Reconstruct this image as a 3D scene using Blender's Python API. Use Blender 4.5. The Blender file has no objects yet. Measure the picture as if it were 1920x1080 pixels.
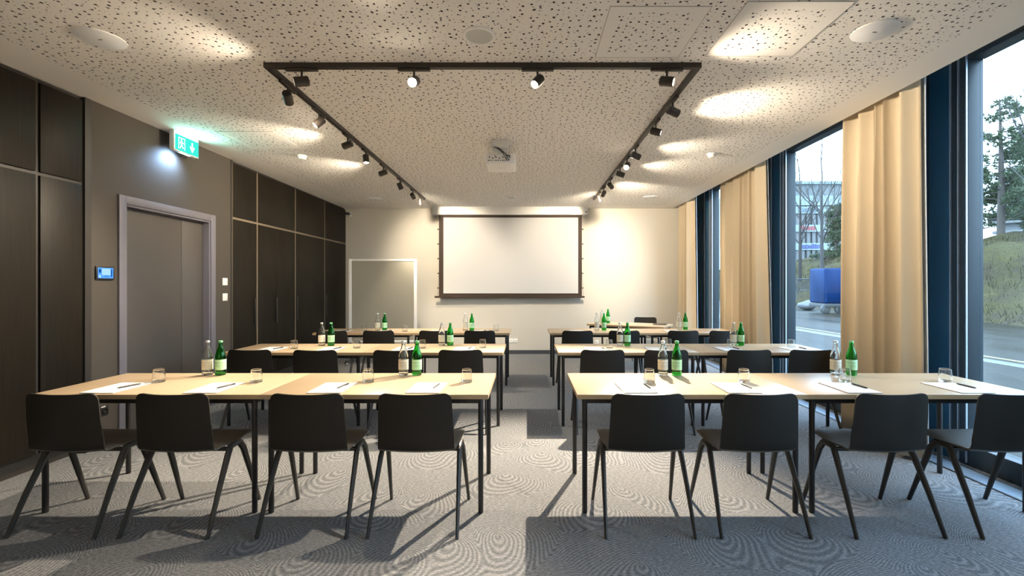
import bpy, bmesh, math, random
from mathutils import Vector, Matrix, Quaternion

random.seed(7)
PI = math.pi
S = bpy.context.scene
COL = S.collection

# ------------------------------------------------------------------ camera
EYE = 1.415
FPX = 850.0
cd = bpy.data.cameras.new('camera')
cam = bpy.data.objects.new('camera', cd)
COL.objects.link(cam)
cam.location = (0, 0, EYE)
cam.rotation_euler = (PI / 2, 0, 0)
cd.sensor_width = 36.0
cd.lens = 36.0 * FPX / 1920.0
cd.shift_x = -27.0 / 1920.0
cd.shift_y = -5.0 / 1920.0
cd.clip_start = 0.05
cd.clip_end = 500
S.camera = cam

# ------------------------------------------------------------------ world (overcast daylight)
w = bpy.data.worlds.new('overcast_sky')
S.world = w
w.use_nodes = True
nt = w.node_tree
nt.nodes.clear()
wo = nt.nodes.new('ShaderNodeOutputWorld')
bg = nt.nodes.new('ShaderNodeBackground')
bg.inputs['Strength'].default_value = 8.5
tc = nt.nodes.new('ShaderNodeTexCoord')
nz = nt.nodes.new('ShaderNodeTexNoise')
nz.inputs['Scale'].default_value = 2.5
nz.inputs['Detail'].default_value = 4
rp = nt.nodes.new('ShaderNodeValToRGB')
rp.color_ramp.elements[0].position = 0.35
rp.color_ramp.elements[0].color = (0.46, 0.68, 1.0, 1)
rp.color_ramp.elements[1].position = 0.7
rp.color_ramp.elements[1].color = (0.62, 0.81, 1.0, 1)
nt.links.new(tc.outputs['Generated'], nz.inputs['Vector'])
nt.links.new(nz.outputs['Fac'], rp.inputs['Fac'])
nt.links.new(rp.outputs['Color'], bg.inputs['Color'])
nt.links.new(bg.outputs['Background'], wo.inputs['Surface'])

# ------------------------------------------------------------------ exposure
S.view_settings.view_transform = 'Standard'
S.view_settings.look = 'None'
S.view_settings.exposure = 0.38
S.view_settings.gamma = 1.0
S.view_settings.use_curve_mapping = False

LAMP_WARM = (1.0, 0.845, 0.635)
LAMP_POWER = 2.5          # multiplies every track lamp


# ================================================================== helpers
def V(*a):
    return Vector(a)


class MB:
    """collects shapes in one bmesh"""

    def __init__(self):
        self.bm = bmesh.new()

    def box(self, x0, x1, y0, y1, z0, z1, bevel=0.0, seg=2):
        bm = bmesh.new()
        bmesh.ops.create_cube(bm, size=1.0)
        for v in bm.verts:
            v.co = Vector(((x0 + x1) / 2 + v.co.x * (x1 - x0), (y0 + y1) / 2 + v.co.y * (y1 - y0), (z0 + z1) / 2 + v.co.z * (z1 - z0)))
        if bevel > 0:
            bmesh.ops.bevel(bm, geom=list(bm.edges), offset=bevel, segments=seg, profile=0.5, affect='EDGES')
        self._merge(bm)
        return self

    def _merge(self, bm, mat=None):
        me = bpy.data.meshes.new('tmp')
        bm.to_mesh(me)
        bm.free()
        if mat is not None:
            me.transform(mat)
        self.bm.from_mesh(me)
        bpy.data.meshes.remove(me)

    def cyl(self, p0, p1, r0, r1=None, n=16, caps=True):
        """tapered cylinder from p0 to p1"""
        r1 = r0 if r1 is None else r1
        p0, p1 = Vector(p0), Vector(p1)
        d = (p1 - p0)
        q = d.to_track_quat('Z', 'Y')
        a, b = [], []
        for i in range(n):
            t = 2 * PI * i / n
            o = Vector((math.cos(t), math.sin(t), 0))
            a.append(self.bm.verts.new(p0 + q @ (o * r0)))
            b.append(self.bm.verts.new(p1 + q @ (o * r1)))
        for i in range(n):
            j = (i + 1) % n
            self.bm.faces.new((a[i], a[j], b[j], b[i]))
        if caps:
            self.bm.faces.new(a[::-1])
            self.bm.faces.new(b)
        return self

    def tube(self, pts, radii, n=10, caps=True, flat=1.0):
        """tube along a polyline; flat < 1 squashes the section"""
        pts = [Vector(p) for p in pts]
        if not isinstance(radii, (list, tuple)):
            radii = [radii] * len(pts)
        rings = []
        up = None
        for k, p in enumerate(pts):
            if k == 0:
                d = pts[1] - p
            elif k == len(pts) - 1:
                d = p - pts[k - 1]
            else:
                d = (pts[k + 1] - p).normalized() + (p - pts[k - 1]).normalized()
            d.normalize()
            if up is None:
                up = Vector((1, 0, 0)) if abs(d.x) < 0.8 else Vector((0, 1, 0))
            sx = (up - d * up.dot(d)).normalized()
            sy = d.cross(sx)
            up = sx
            rings.append([self.bm.verts.new(p + (sx * math.cos(2 * PI * i / n) * flat + sy * math.sin(2 * PI * i / n)) * radii[k]) for i in range(n)])
        for a, b in zip(rings, rings[1:]):
            for i in range(n):
                j = (i + 1) % n
                self.bm.faces.new((a[i], a[j], b[j], b[i]))
        if caps:
            self.bm.faces.new(rings[0][::-1])
            self.bm.faces.new(rings[-1])
        return self

    def lathe(self, prof, n=24, center=(0, 0, 0), closed=False):
        """prof: list of (r, z); r == 0 makes a pole"""
        c = Vector(center)
        rings = []
        for r, z in prof:
            if r < 1e-6:
                rings.append([self.bm.verts.new(c + Vector((0, 0, z)))])
            else:
                rings.append([self.bm.verts.new(c + Vector((r * math.cos(2 * PI * i / n), r * math.sin(2 * PI * i / n), z))) for i in range(n)])
        pairs = list(zip(rings, rings[1:]))
        if closed:
            pairs.append((rings[-1], rings[0]))
        for a, b in pairs:
            for i in range(n):
                j = (i + 1) % n
                if len(a) == 1 and len(b) == 1:
                    continue
                if len(a) == 1:
                    self.bm.faces.new((a[0], b[j], b[i]))
                elif len(b) == 1:
                    self.bm.faces.new((a[i], a[j], b[0]))
                else:
                    self.bm.faces.new((a[i], a[j], b[j], b[i]))
        return self

    def poly(self, pts):
        self.bm.faces.new([self.bm.verts.new(Vector(p)) for p in pts])
        return self

    def prism(self, pts, off):
        """flat polygon pts extruded by vector off"""
        off = Vector(off)
        a = [self.bm.verts.new(Vector(p)) for p in pts]
        b = [self.bm.verts.new(Vector(p) + off) for p in pts]
        n = len(pts)
        self.bm.faces.new(a[::-1])
        self.bm.faces.new(b)
        for i in range(n):
            j = (i + 1) % n
            self.bm.faces.new((a[i], a[j], b[j], b[i]))
        return self

    def sphere(self, c, r, sub=2, sc=(1, 1, 1)):
        bm = bmesh.new()
        bmesh.ops.create_icosphere(bm, subdivisions=sub, radius=r)
        for v in bm.verts:
            v.co = Vector((v.co.x * sc[0], v.co.y * sc[1], v.co.z * sc[2])) + Vector(c)
        self._merge(bm)
        return self

    def build(self, name, m, parent=None, smooth=35, recalc=True):
        if recalc:
            bmesh.ops.recalc_face_normals(self.bm, faces=self.bm.faces)
        me = bpy.data.meshes.new(name)
        self.bm.to_mesh(me)
        self.bm.free()
        me.materials.append(m)
        if smooth:
            me.polygons.foreach_set('use_smooth', [True] * len(me.polygons))
            me.set_sharp_from_angle(angle=math.radians(smooth))
        o = bpy.data.objects.new(name, me)
        COL.objects.link(o)
        if parent is not None:
            o.parent = parent
        return o


def tag(o, label, cat, group=None, kind=None):
    o['label'] = label
    o['category'] = cat
    if group:
        o['group'] = group
    if kind:
        o['kind'] = kind
    return o


def thing(name, label, cat, loc=(0, 0, 0), rz=0.0, group=None):
    o = bpy.data.objects.new(name, None)
    o.empty_display_size = 0.1
    COL.objects.link(o)
    o.location = loc
    o.rotation_euler = (0, 0, rz)
    return tag(o, label, cat, group)


def struct(o):
    o['kind'] = 'structure'
    return o


def copy_tree(o, parent=None):
    c = o.copy()
    COL.objects.link(c)
    c.parent = parent
    for ch in list(o.children):
        copy_tree(ch, c)
    return c


class Maker:
    """first placement uses the prototype, later ones are copies"""

    def __init__(self, proto):
        self.proto, self.used = proto, False

    def put(self, loc, rz, label, group=None):
        o = copy_tree(self.proto) if self.used else self.proto
        self.used = True
        o.location = loc
        o.rotation_euler = (0, 0, rz)
        o['label'] = label
        if group:
            o['group'] = group
        return o


# ------------------------------------------------------------------ materials
def nmat(name):
    m = bpy.data.materials.new(name)
    m.use_nodes = True
    n = m.node_tree
    n.nodes.clear()
    out = n.nodes.new('ShaderNodeOutputMaterial')
    return m, n, out


def lk(n, a, b):
    n.links.new(a, b)


def math_node(n, op, a, b=None, c=None):
    x = n.nodes.new('ShaderNodeMath')
    x.operation = op
    for i, v in enumerate((a, b, c)):
        if v is None:
            continue
        if isinstance(v, (int, float)):
            x.inputs[i].default_value = v
        else:
            n.links.new(v, x.inputs[i])
    return x.outputs[0]


def mixc(n, fac, a, b):
    x = n.nodes.new('ShaderNodeMix')
    x.data_type = 'RGBA'
    for s, v in ((0, fac), (6, a), (7, b)):
        if isinstance(v, (int, float)):
            x.inputs[s].default_value = v
        elif isinstance(v, tuple):
            x.inputs[s].default_value = (*v, 1)
        else:
            n.links.new(v, x.inputs[s])
    return x.outputs[2]


def ramp(n, fac, stops):
    r = n.nodes.new('ShaderNodeValToRGB')
    e = r.color_ramp.elements
    while len(e) < len(stops):
        e.new(0.5)
    for k, (p, c) in enumerate(stops):
        e[k].position = p
        e[k].color = (*c, 1)
    n.links.new(fac, r.inputs['Fac'])
    return r.outputs['Color']


def coords(n, scale=(1, 1, 1), kind='Object', rot=(0, 0, 0)):
    t = n.nodes.new('ShaderNodeTexCoord')
    mp = n.nodes.new('ShaderNodeMapping')
    mp.inputs['Scale'].default_value = scale
    mp.inputs['Rotation'].default_value = rot
    n.links.new(t.outputs[kind], mp.inputs['Vector'])
    return mp.outputs['Vector']


def noise(n, vec, scale, detail=3, rough=0.5, dist=0.0):
    x = n.nodes.new('ShaderNodeTexNoise')
    x.inputs['Scale'].default_value = scale
    x.inputs['Detail'].default_value = detail
    x.inputs['Roughness'].default_value = rough
    x.inputs['Distortion'].default_value = dist
    n.links.new(vec, x.inputs['Vector'])
    return x.outputs['Fac']


def bsdf(n, out, color, rough=0.5, metal=0.0, spec=0.5, normal=None, **kw):
    b = n.nodes.new('ShaderNodeBsdfPrincipled')
    for key, v in (('Base Color', color), ('Roughness', rough), ('Metallic', metal), ('Specular IOR Level', spec)):
        if isinstance(v, tuple):
            b.inputs[key].default_value = (*v, 1)
        elif isinstance(v, (int, float)):
            b.inputs[key].default_value = v
        else:
            n.links.new(v, b.inputs[key])
    for k, v in kw.items():
        k = k.replace('_', ' ')
        if isinstance(v, tuple):
            b.inputs[k].default_value = (*v, 1)
        else:
            b.inputs[k].default_value = v
    if normal is not None:
        n.links.new(normal, b.inputs['Normal'])
    n.links.new(b.outputs[0], out.inputs['Surface'])
    return b


def bump(n, h, strength=0.3, dist=0.01):
    b = n.nodes.new('ShaderNodeBump')
    b.inputs['Strength'].default_value = strength
    b.inputs['Distance'].default_value = dist
    n.links.new(h, b.inputs['Height'])
    return b.outputs['Normal']


def plain(name, color, rough=0.5, metal=0.0, spec=0.5, var=0.06, scale=12.0):
    """plain painted / moulded surface with a little tonal variation"""
    m, n, out = nmat(name)
    f = noise(n, coords(n), scale, 3)
    a = tuple(max(0, c * (1 - var)) for c in color)
    b = tuple(min(1, c * (1 + var)) for c in color)
    bsdf(n, out, mixc(n, f, a, b), rough, metal, spec)
    return m


def wood(name, c0, c1, grain, rough, spec=0.5, streak=14.0):
    m, n, out = nmat(name)
    v = coords(n, grain)
    f = noise(n, v, streak, 6, 0.6, 0.4)
    f2 = noise(n, v, streak * 5, 3, 0.5)
    mix = math_node(n, 'ADD', math_node(n, 'MULTIPLY', f, 0.7), math_node(n, 'MULTIPLY', f2, 0.3))
    col = ramp(n, mix, [(0.35, c0), (0.65, c1)])
    bsdf(n, out, col, rough, 0, spec, bump(n, f2, 0.05, 0.002))
    return m


M = {}


def make_materials():
    M['wall'] = plain('wall_paint_cream', (0.5848, 0.5547, 0.4902), 0.85, var=0.02, scale=3)
    M['wall_dark'] = plain('wall_paint_taupe', (0.0689, 0.058, 0.047), 0.75, var=0.04, scale=3)
    M['frame_grey'] = plain('door_frame_lacquer', (0.168, 0.1596, 0.189), 0.45)
    M['door'] = plain('door_leaf_lacquer', (0.0882, 0.0781, 0.0714), 0.5)
    M['white'] = plain('white_plastic', (0.90, 0.885, 0.86), 0.4)
    M['disc'] = plain('speaker_grille_white', (0.88, 0.89, 0.91), 0.6)
    M['disc_grey'] = plain('speaker_grille_grey', (0.52, 0.54, 0.52), 0.6)
    M['paper'] = plain('paper', (0.88, 0.86, 0.83), 0.8, var=0.01)
    M['card'] = plain('backing_card', (0.10, 0.09, 0.09), 0.7)
    M['black'] = plain('black_plastic', (0.02, 0.019, 0.019), 0.4)
    M['track'] = plain('track_bronze_black', (0.028, 0.022, 0.018), 0.4)
    M['steel_black'] = plain('black_steel_tube', (0.022, 0.020, 0.020), 0.35)
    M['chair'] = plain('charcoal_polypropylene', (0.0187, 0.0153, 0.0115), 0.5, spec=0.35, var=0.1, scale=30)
    M['seat'] = plain('charcoal_seat_lamplit', (0.085, 0.078, 0.066), 0.5, spec=0.45, var=0.1, scale=30)  # shell plastic painted lighter: lamplight on the seats is put into the colour
    M['chair_leg'] = plain('charcoal_moulded_leg', (0.0255, 0.0229, 0.0195), 0.42)
    M['chrome'] = plain('chrome', (0.75, 0.75, 0.75), 0.15, metal=1.0)
    M['table'] = wood('beech_laminate', (0.585, 0.437, 0.285), (0.61, 0.46, 0.305), (0.35, 5.0, 5.0), 0.30, 0.5, 6.0)
    M['edge'] = plain('beech_edge_band', (0.56, 0.385, 0.21), 0.5)
    M['cabinet'] = wood('dark_oak_veneer', (0.0075, 0.0058, 0.0035), (0.018, 0.0135, 0.008), (9.0, 9.0, 0.22), 0.5, 0.22, 9.0)
    M['cab_edge'] = plain('cabinet_edge_strip', (0.23, 0.18, 0.125), 0.5)
    M['plinth'] = plain('plinth_dark', (0.035, 0.030, 0.026), 0.5)
    M['mullion'] = plain('anodised_dark_blue_grey', (0.030, 0.042, 0.052), 0.42, spec=0.3)
    M['panelblue'] = plain('dark_blue_spandrel', (0.012, 0.075, 0.14), 0.22)
    M['mullion_edge'] = plain('mullion_light_gasket', (0.462, 0.546, 0.651), 0.35, metal=0.5)
    M['screenfab'] = plain('screen_fabric', (0.5712, 0.5712, 0.5712), 0.9, var=0.005)
    M['screenblack'] = plain('screen_black_border', (0.035, 0.018, 0.010), 0.7)
    M['pin'] = plain('pinboard_felt', (0.324, 0.306, 0.252), 0.95, scale=80)
    M['skirt'] = plain('skirting_dark', (0.05, 0.055, 0.065), 0.6)
    M['label'] = None

    # carpet --------------------------------------------------------
    m, n, out = nmat('carpet_zen_lines')
    v = coords(n)
    vm = n.nodes.new('ShaderNodeVectorMath'); vm.operation = 'ADD'
    nn = n.nodes.new('ShaderNodeTexNoise'); nn.inputs['Scale'].default_value = 1.3; nn.inputs['Detail'].default_value = 1
    lk(n, v, nn.inputs['Vector'])
    sc = n.nodes.new('ShaderNodeVectorMath'); sc.operation = 'SCALE'; sc.inputs['Scale'].default_value = 0.35
    lk(n, nn.outputs['Color'], sc.inputs[0]); lk(n, v, vm.inputs[0]); lk(n, sc.outputs[0], vm.inputs[1])
    vo = n.nodes.new('ShaderNodeTexVoronoi'); vo.voronoi_dimensions = '2D'; vo.feature = 'SMOOTH_F1'
    vo.inputs['Scale'].default_value = 1.9; vo.inputs['Smoothness'].default_value = 0.12; vo.inputs['Randomness'].default_value = 1.0
    lk(n, vm.outputs[0], vo.inputs['Vector'])
    sy_ = n.nodes.new('ShaderNodeSeparateXYZ'); lk(n, vm.outputs[0], sy_.inputs[0])
    field = math_node(n, 'ADD', math_node(n, 'MULTIPLY', vo.outputs['Distance'], 1 / 1.9), math_node(n, 'MULTIPLY', sy_.outputs[1], 0.66))
    band = math_node(n, 'SINE', math_node(n, 'MULTIPLY', field, 2 * PI / 0.0195))
    band = math_node(n, 'MULTIPLY_ADD', band, 0.5, 0.5)
    yarn = noise(n, v, 260, 2, 0.7)
    spk = noise(n, coords(n, (0.45, 1.5, 1)), 95, 3, 0.7)
    f = math_node(n, 'ADD', math_node(n, 'MULTIPLY', band, 0.085), math_node(n, 'ADD', math_node(n, 'MULTIPLY', yarn, 0.50), math_node(n, 'MULTIPLY', spk, 0.415)))
    col = ramp(n, f, [(0.35, (0.05, 0.054, 0.063)), (0.5, (0.185, 0.19, 0.20)), (0.65, (0.44, 0.44, 0.445))])
    bsdf(n, out, col, 0.95, 0, 0.15, bump(n, f, 0.3, 0.006))
    M['carpet'] = m

    # perforated acoustic ceiling ------------------------------------
    def ceiling_mat(name, margins=None):
        m, n, out = nmat(name)
        v = coords(n)
        masks = []
        for scale, lo, hi, seed in ((17.0, 0.0050, 0.0090, 0.0), (26.0, 0.0016, 0.0042, 4.3)):
            mp = n.nodes.new('ShaderNodeMapping'); mp.inputs['Location'].default_value = (seed, seed * 0.7, 0)
            lk(n, v, mp.inputs['Vector'])
            vo = n.nodes.new('ShaderNodeTexVoronoi'); vo.voronoi_dimensions = '2D'
            vo.inputs['Scale'].default_value = scale; vo.inputs['Randomness'].default_value = 0.8
            lk(n, mp.outputs[0], vo.inputs['Vector'])
            sep = n.nodes.new('ShaderNodeSeparateColor'); lk(n, vo.outputs['Color'], sep.inputs[0])
            rad = math_node(n, 'MULTIPLY_ADD', sep.outputs[0], (hi - lo) * scale, lo * scale)
            masks.append(math_node(n, 'LESS_THAN', vo.outputs['Distance'], rad))
        hole = math_node(n, 'MAXIMUM', masks[0], masks[1])
        if margins:
            x0, x1, y0, y1 = margins
            s = n.nodes.new('ShaderNodeSeparateXYZ'); lk(n, v, s.inputs[0])
            for o, op, t in ((s.outputs[0], 'GREATER_THAN', x0), (s.outputs[0], 'LESS_THAN', x1), (s.outputs[1], 'GREATER_THAN', y0), (s.outputs[1], 'LESS_THAN', y1)):
                hole = math_node(n, 'MULTIPLY', hole, math_node(n, op, o, t))
        col = mixc(n, hole, (0.87, 0.84, 0.80), (0.05, 0.045, 0.042))
        bsdf(n, out, col, 0.9, 0, 0.2)
        return m
    M['ceiling'] = ceiling_mat('perforated_plaster', (-3.36, 2.74, -1.6, 9.0))
    M['hatch'] = ceiling_mat('perforated_hatch', (-0.23, 0.23, -0.23, 0.23))
    M['ceil_plain'] = plain('plaster_plain', (0.87, 0.84, 0.80), 0.9, var=0.02)
    M['hatch_groove'] = plain('hatch_groove', (0.50, 0.47, 0.43), 0.9)

    # curtain ----------------------------------------------------------
    m, n, out = nmat('curtain_sand_fabric')
    v = coords(n)
    wv = noise(n, v, 350, 2)
    col = mixc(n, wv, (0.55, 0.46, 0.33), (0.63, 0.535, 0.395))
    b = bsdf(n, out, col, 0.9, 0, 0.15)
    tr = n.nodes.new('ShaderNodeBsdfTranslucent'); lk(n, col, tr.inputs['Color'])
    mx = n.nodes.new('ShaderNodeMixShader'); mx.inputs[0].default_value = 0.15
    lk(n, b.outputs[0], mx.inputs[1]); lk(n, tr.outputs[0], mx.inputs[2]); lk(n, mx.outputs[0], out.inputs['Surface'])
    M['curtain'] = m
    m, n, out = nmat('curtain_white_lining')
    wv = noise(n, coords(n), 300, 2)
    col = mixc(n, wv, (0.62, 0.66, 0.70), (0.72, 0.75, 0.78))
    bsdf(n, out, col, 0.9, 0, 0.15)
    M['lining'] = m

    # window glass: clear sheet with Fresnel mirror ----------------------
    m, n, out = nmat('window_glass')
    tp = n.nodes.new('ShaderNodeBsdfTransparent'); tp.inputs['Color'].default_value = (0.93, 0.97, 0.97, 1)
    gl = n.nodes.new('ShaderNodeBsdfGlossy'); gl.inputs['Roughness'].default_value = 0.01
    fr = n.nodes.new('ShaderNodeFresnel'); fr.inputs['IOR'].default_value = 1.35
    mx = n.nodes.new('ShaderNodeMixShader')
    geo = n.nodes.new('ShaderNodeNewGeometry')
    ff = math_node(n, 'MULTIPLY', fr.outputs[0], math_node(n, 'SUBTRACT', 1.0, geo.outputs['Backfacing']))
    lk(n, ff, mx.inputs[0]); lk(n, tp.outputs[0], mx.inputs[1]); lk(n, gl.outputs[0], mx.inputs[2]); lk(n, mx.outputs[0], out.inputs['Surface'])
    M['glass'] = m

    # thin table glass -----------------------------------------------------
    def vessel(name, tint, rough=0.02, ior=1.45):
        m, n, out = nmat(name)
        b = bsdf(n, out, tint, rough, 0, 0.5)
        b.inputs['Transmission Weight'].default_value = 1.0
        b.inputs['IOR'].default_value = ior
        return m
    M['clear'] = vessel('clear_glass', (0.97, 0.98, 0.97))
    M['green'] = vessel('green_bottle_glass', (0.07, 0.62, 0.10))

    def label_mat(name, base, ink):
        m, n, out = nmat(name)
        v = coords(n)
        s = n.nodes.new('ShaderNodeSeparateXYZ'); lk(n, v, s.inputs[0])
        z = s.outputs[2]
        text = noise(n, coords(n, (1, 1, 0.05)), 190, 1)
        txt = math_node(n, 'GREATER_THAN', text, 0.47)
        mask = None
        for za, zb in ((0.092, 0.099), (0.080, 0.083), (0.072, 0.075), (0.064, 0.066)):
            k = math_node(n, 'MULTIPLY', math_node(n, 'GREATER_THAN', z, za), math_node(n, 'LESS_THAN', z, zb))
            mask = k if mask is None else math_node(n, 'MAXIMUM', mask, k)
        col = mixc(n, math_node(n, 'MULTIPLY', math_node(n, 'MULTIPLY', mask, txt), 0.55), base, ink)
        bsdf(n, out, col, 0.6, 0, 0.3)
        return m
    M['label_cream'] = label_mat('bottle_label_cream', (0.80, 0.76, 0.64), (0.25, 0.2, 0.13))
    M['label_green'] = label_mat('bottle_label_pale_green', (0.52, 0.86, 0.52), (0.05, 0.22, 0.08))
    M['cap_silver'] = plain('bottle_cap_silver', (0.72, 0.70, 0.66), 0.35, metal=0.6)
    M['cap_green'] = plain('bottle_cap_green', (0.20, 0.50, 0.25), 0.35)

    def emit(name, color, strength):
        m, n, out = nmat(name)
        e = n.nodes.new('ShaderNodeEmission')
        e.inputs['Color'].default_value = (*color, 1)
        e.inputs['Strength'].default_value = strength
        lk(n, e.outputs[0], out.inputs['Surface'])
        return m
    M['lens_on'] = emit('lamp_lens_lit', (1.0, 0.86, 0.62), 14.0)
    M['lens_hot'] = emit('lamp_lens_full_beam', (1.0, 0.88, 0.66), 120.0)
    M['exit_green'] = emit('exit_sign_green_panel', (0.05, 0.80, 0.66), 0.9)
    M['exit_white'] = emit('exit_sign_white_symbol', (0.85, 1.0, 0.95), 1.6)
    M['lcd'] = emit('touch_panel_lit_screen', (0.10, 0.36, 0.95), 0.9)
    M['lcd_light'] = emit('touch_panel_light_fields', (0.35, 0.62, 1.0), 1.0)
    M['lcd_dark'] = emit('touch_panel_dark_fields', (0.01, 0.10, 0.40), 0.6)

    # outside --------------------------------------------------------------
    m, n, out = nmat('wet_asphalt')
    v = coords(n)
    f = noise(n, coords(n, (0.5, 0.12, 1)), 1.2, 4, 0.6)
    g = noise(n, v, 30, 3)
    col = mixc(n, math_node(n, 'ADD', math_node(n, 'MULTIPLY', f, .7), math_node(n, 'MULTIPLY', g, .3)), (0.016, 0.0145, 0.011), (0.040, 0.036, 0.028))
    r = math_node(n, 'MULTIPLY_ADD', f, 0.6, 0.05)
    bsdf(n, out, col, r, 0, 0.06)
    M['asphalt'] = m
    m, n, out = nmat('winter_grass_bank')
    v = coords(n)
    f = noise(n, v, 0.55, 5, 0.65)
    g = noise(n, v, 7, 4, 0.7)
    mixf = math_node(n, 'ADD', math_node(n, 'MULTIPLY', f, .6), math_node(n, 'MULTIPLY', g, .4))
    col = ramp(n, mixf, [(0.30, (0.016, 0.0125, 0.009)), (0.44, (0.050, 0.040, 0.026)), (0.56, (0.064, 0.056, 0.024)), (0.70, (0.105, 0.088, 0.054))])
    bsdf(n, out, col, 0.95, 0, 0.1, bump(n, g, 0.8, 0.15))
    M['bank'] = m
    M['bark'] = plain('bare_bark', (0.0302, 0.0252, 0.0214), 0.9, var=0.3)
    M['bark_pine'] = plain('pine_bark', (0.0546, 0.0441, 0.0357), 0.9, var=0.3)
    M['needles'] = plain('pine_needles', (0.050, 0.066, 0.030), 0.8, var=0.45, scale=2.5)
    M['concrete_pale'] = plain('pale_banding', (0.1411, 0.168, 0.168), 0.7)
    M['bld_window'] = plain('office_glazing', (0.0714, 0.0714, 0.0693), 0.25, var=0.35, scale=0.9)
    M['bld_dark'] = plain('office_columns', (0.0378, 0.0378, 0.0378), 0.6)
    M['bld_roof'] = plain('office_roof', (0.0924, 0.1008, 0.1008), 0.7)
    M['ban_red'] = plain('banner_red', (0.189, 0.042, 0.042), 0.7)
    M['ban_blue'] = plain('banner_blue', (0.042, 0.0504, 0.1344), 0.7)
    M['ban_grey'] = plain('banner_grey', (0.084, 0.105, 0.1176), 0.7)
    M['ban_teal'] = plain('banner_teal', (0.0672, 0.126, 0.1764), 0.7)
    M['tarp'] = plain('blue_tarpaulin', (0.002, 0.019, 0.072), 0.6, spec=0.1, var=0.3, scale=4)
    M['stone_white'] = plain('white_stone', (0.121, 0.126, 0.126), 0.8)
    M['galv'] = plain('galvanised_steel', (0.0756, 0.0857, 0.0932), 0.4, metal=0.6)
    M['line_white'] = plain('road_line_white', (0.0693, 0.0731, 0.0756), 0.4)
    M['line_yellow'] = plain('road_line_yellow', (0.1386, 0.121, 0.0252), 0.5)
    M['villa'] = plain('villa_white_render', (0.1386, 0.1411, 0.1386), 0.8)
    M['villa_dark'] = plain('villa_shutters', (0.042, 0.042, 0.042), 0.6)


make_materials()

# ================================================================== setting
XL, XR = -3.72, 3.03          # left wall face, ceiling edge
XW = 3.47                     # face of the window posts
YB, YR = 9.35, -2.2           # screen wall, wall behind the camera
ZC = 3.0                      # ceiling
ZR = 3.30                     # curtain recess soffit

struct(MB().box(-4.5, 3.60, YR - .2, YB + .2, -0.15, 0.0).build('floor', M['carpet'], smooth=0))
struct(MB().box(-4.5, XR, YR - .2, YB + .2, ZC, ZR + .12).build('ceiling', M['ceiling'], smooth=0))
struct(MB().box(XR, 3.75, YR - .2, YB + .2, ZR, ZR + .12).build('trim_1', M['ceil_plain'], smooth=0))   # recess over the curtains
struct(MB().box(-4.5, 3.75, YB, YB + .2, 0, ZR).build('wall_back', M['wall'], smooth=0))
struct(MB().box(-4.5, 3.75, YR - .2, YR, 0, ZR).build('wall_rear', M['wall'], smooth=0))
struct(MB().box(-3.70, 3.45, YB - .012, YB, 0, 0.08).build('baseboard_back', M['skirt'], smooth=0))

# left wall: taupe wall with the door, and the wall the cupboards stand against
DY0, DY1, DZ = 4.20, 5.33, 2.17
wl = MB()
wl.box(XL - .18, XL, 3.875, DY0, 0, ZC)
wl.box(XL - .18, XL, DY1, 5.70, 0, ZC)
wl.box(XL - .18, XL, DY0, DY1, DZ, ZC)
wl.box(-4.5, -4.36, YR, YB, 0, ZC)
struct(wl.build('wall_left', M['wall_dark'], smooth=0))
fr = MB()
fr.box(XL, XL + .018, DY0 - .075, DY0, 0, DZ + .075, .003)
fr.box(XL, XL + .018, DY1, DY1 + .075, 0, DZ + .075, .003)
fr.box(XL, XL + .018, DY0, DY1, DZ, DZ + .075, .003)
fr.box(XL - .15, XL + .002, DY0, DY0 + .02, 0, DZ)
fr.box(XL - .15, XL + .002, DY1 - .02, DY1, 0, DZ)
fr.box(XL - .15, XL + .002, DY0 + .02, DY1 - .02, DZ - .02, DZ)
door = struct(fr.build('door_1', M['frame_grey']))
MB().box(XL - .115, XL - .065, DY0 + .021, 4.972, 0.005, DZ - .021, .002).build('door_leaf', M['door'], door)
MB().box(XL - .115, XL - .065, 4.977, DY1 - .021, 0.005, DZ - .021, .002).build('door_leaf', M['door'], door)

# ------------------------------------------------------------------ window wall
def window_bay(k, y0, y1, nextglass):
    """dark post and panel group from y0 (near end) to y1, and the glazing from y1 to nextglass"""
    f = MB()
    # posts
    f.box(XW, XW + .12, y0, y0 + .15, 0.0, ZR, .004)
    f.box(XW + .02, XW + .12, y0 + .15, y0 + .36, 0.0, ZR)
    f.box(XW, XW + .12, y0 + .36, y0 + .46, 0.0, ZR, .004)
    if y1 - y0 > 1.0:
        f.box(XW, XW + .12, y1 - .10, y1, 0.0, ZR, .004)
    if nextglass > y1:
        f.box(XW, XW + .13, y1, nextglass, 0.0, 0.16, .004)
        f.box(XW, XW + .13, y1, nextglass, 3.19, ZR, .004)
    o = struct(f.build('window_%d' % k, M['mullion']))
    e = MB()
    for yy in (y0 + .004, y0 + .072, y0 + .14, y0 + .37):
        e.box(XW - .012, XW + .001, yy, yy + .008, 0.02, ZR - .02)
    e.build('gasket_strip', M['mullion_edge'], o)
    p = MB()
    p.box(XW + .005, XW + .019, y0 + .155, y0 + .355, 0.0, ZR)
    p.box(XW + .03, XW + .10, y0 + .46, (y1 - .10 if y1 - y0 > 1.0 else y1), 0.0, ZR)
    p.build('spandrel_panel', M['panelblue'], o)
    if nextglass > y1:
        MB().box(XW + .09, XW + .098, y1, nextglass, 0.16, 3.19).build('glass_pane', M['glass'], o, smooth=0)
    return o


BAYS = [(-2.2, -1.32 + .02), (-1.30, -.06), (1.12, 2.32), (3.56, 4.76), (6.04, 7.24), (8.44, YB)]
for k, (a, b) in enumerate(BAYS):
    nxt = BAYS[k + 1][0] if k + 1 < len(BAYS) else b
    window_bay(k + 1, a, b, nxt)

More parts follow.
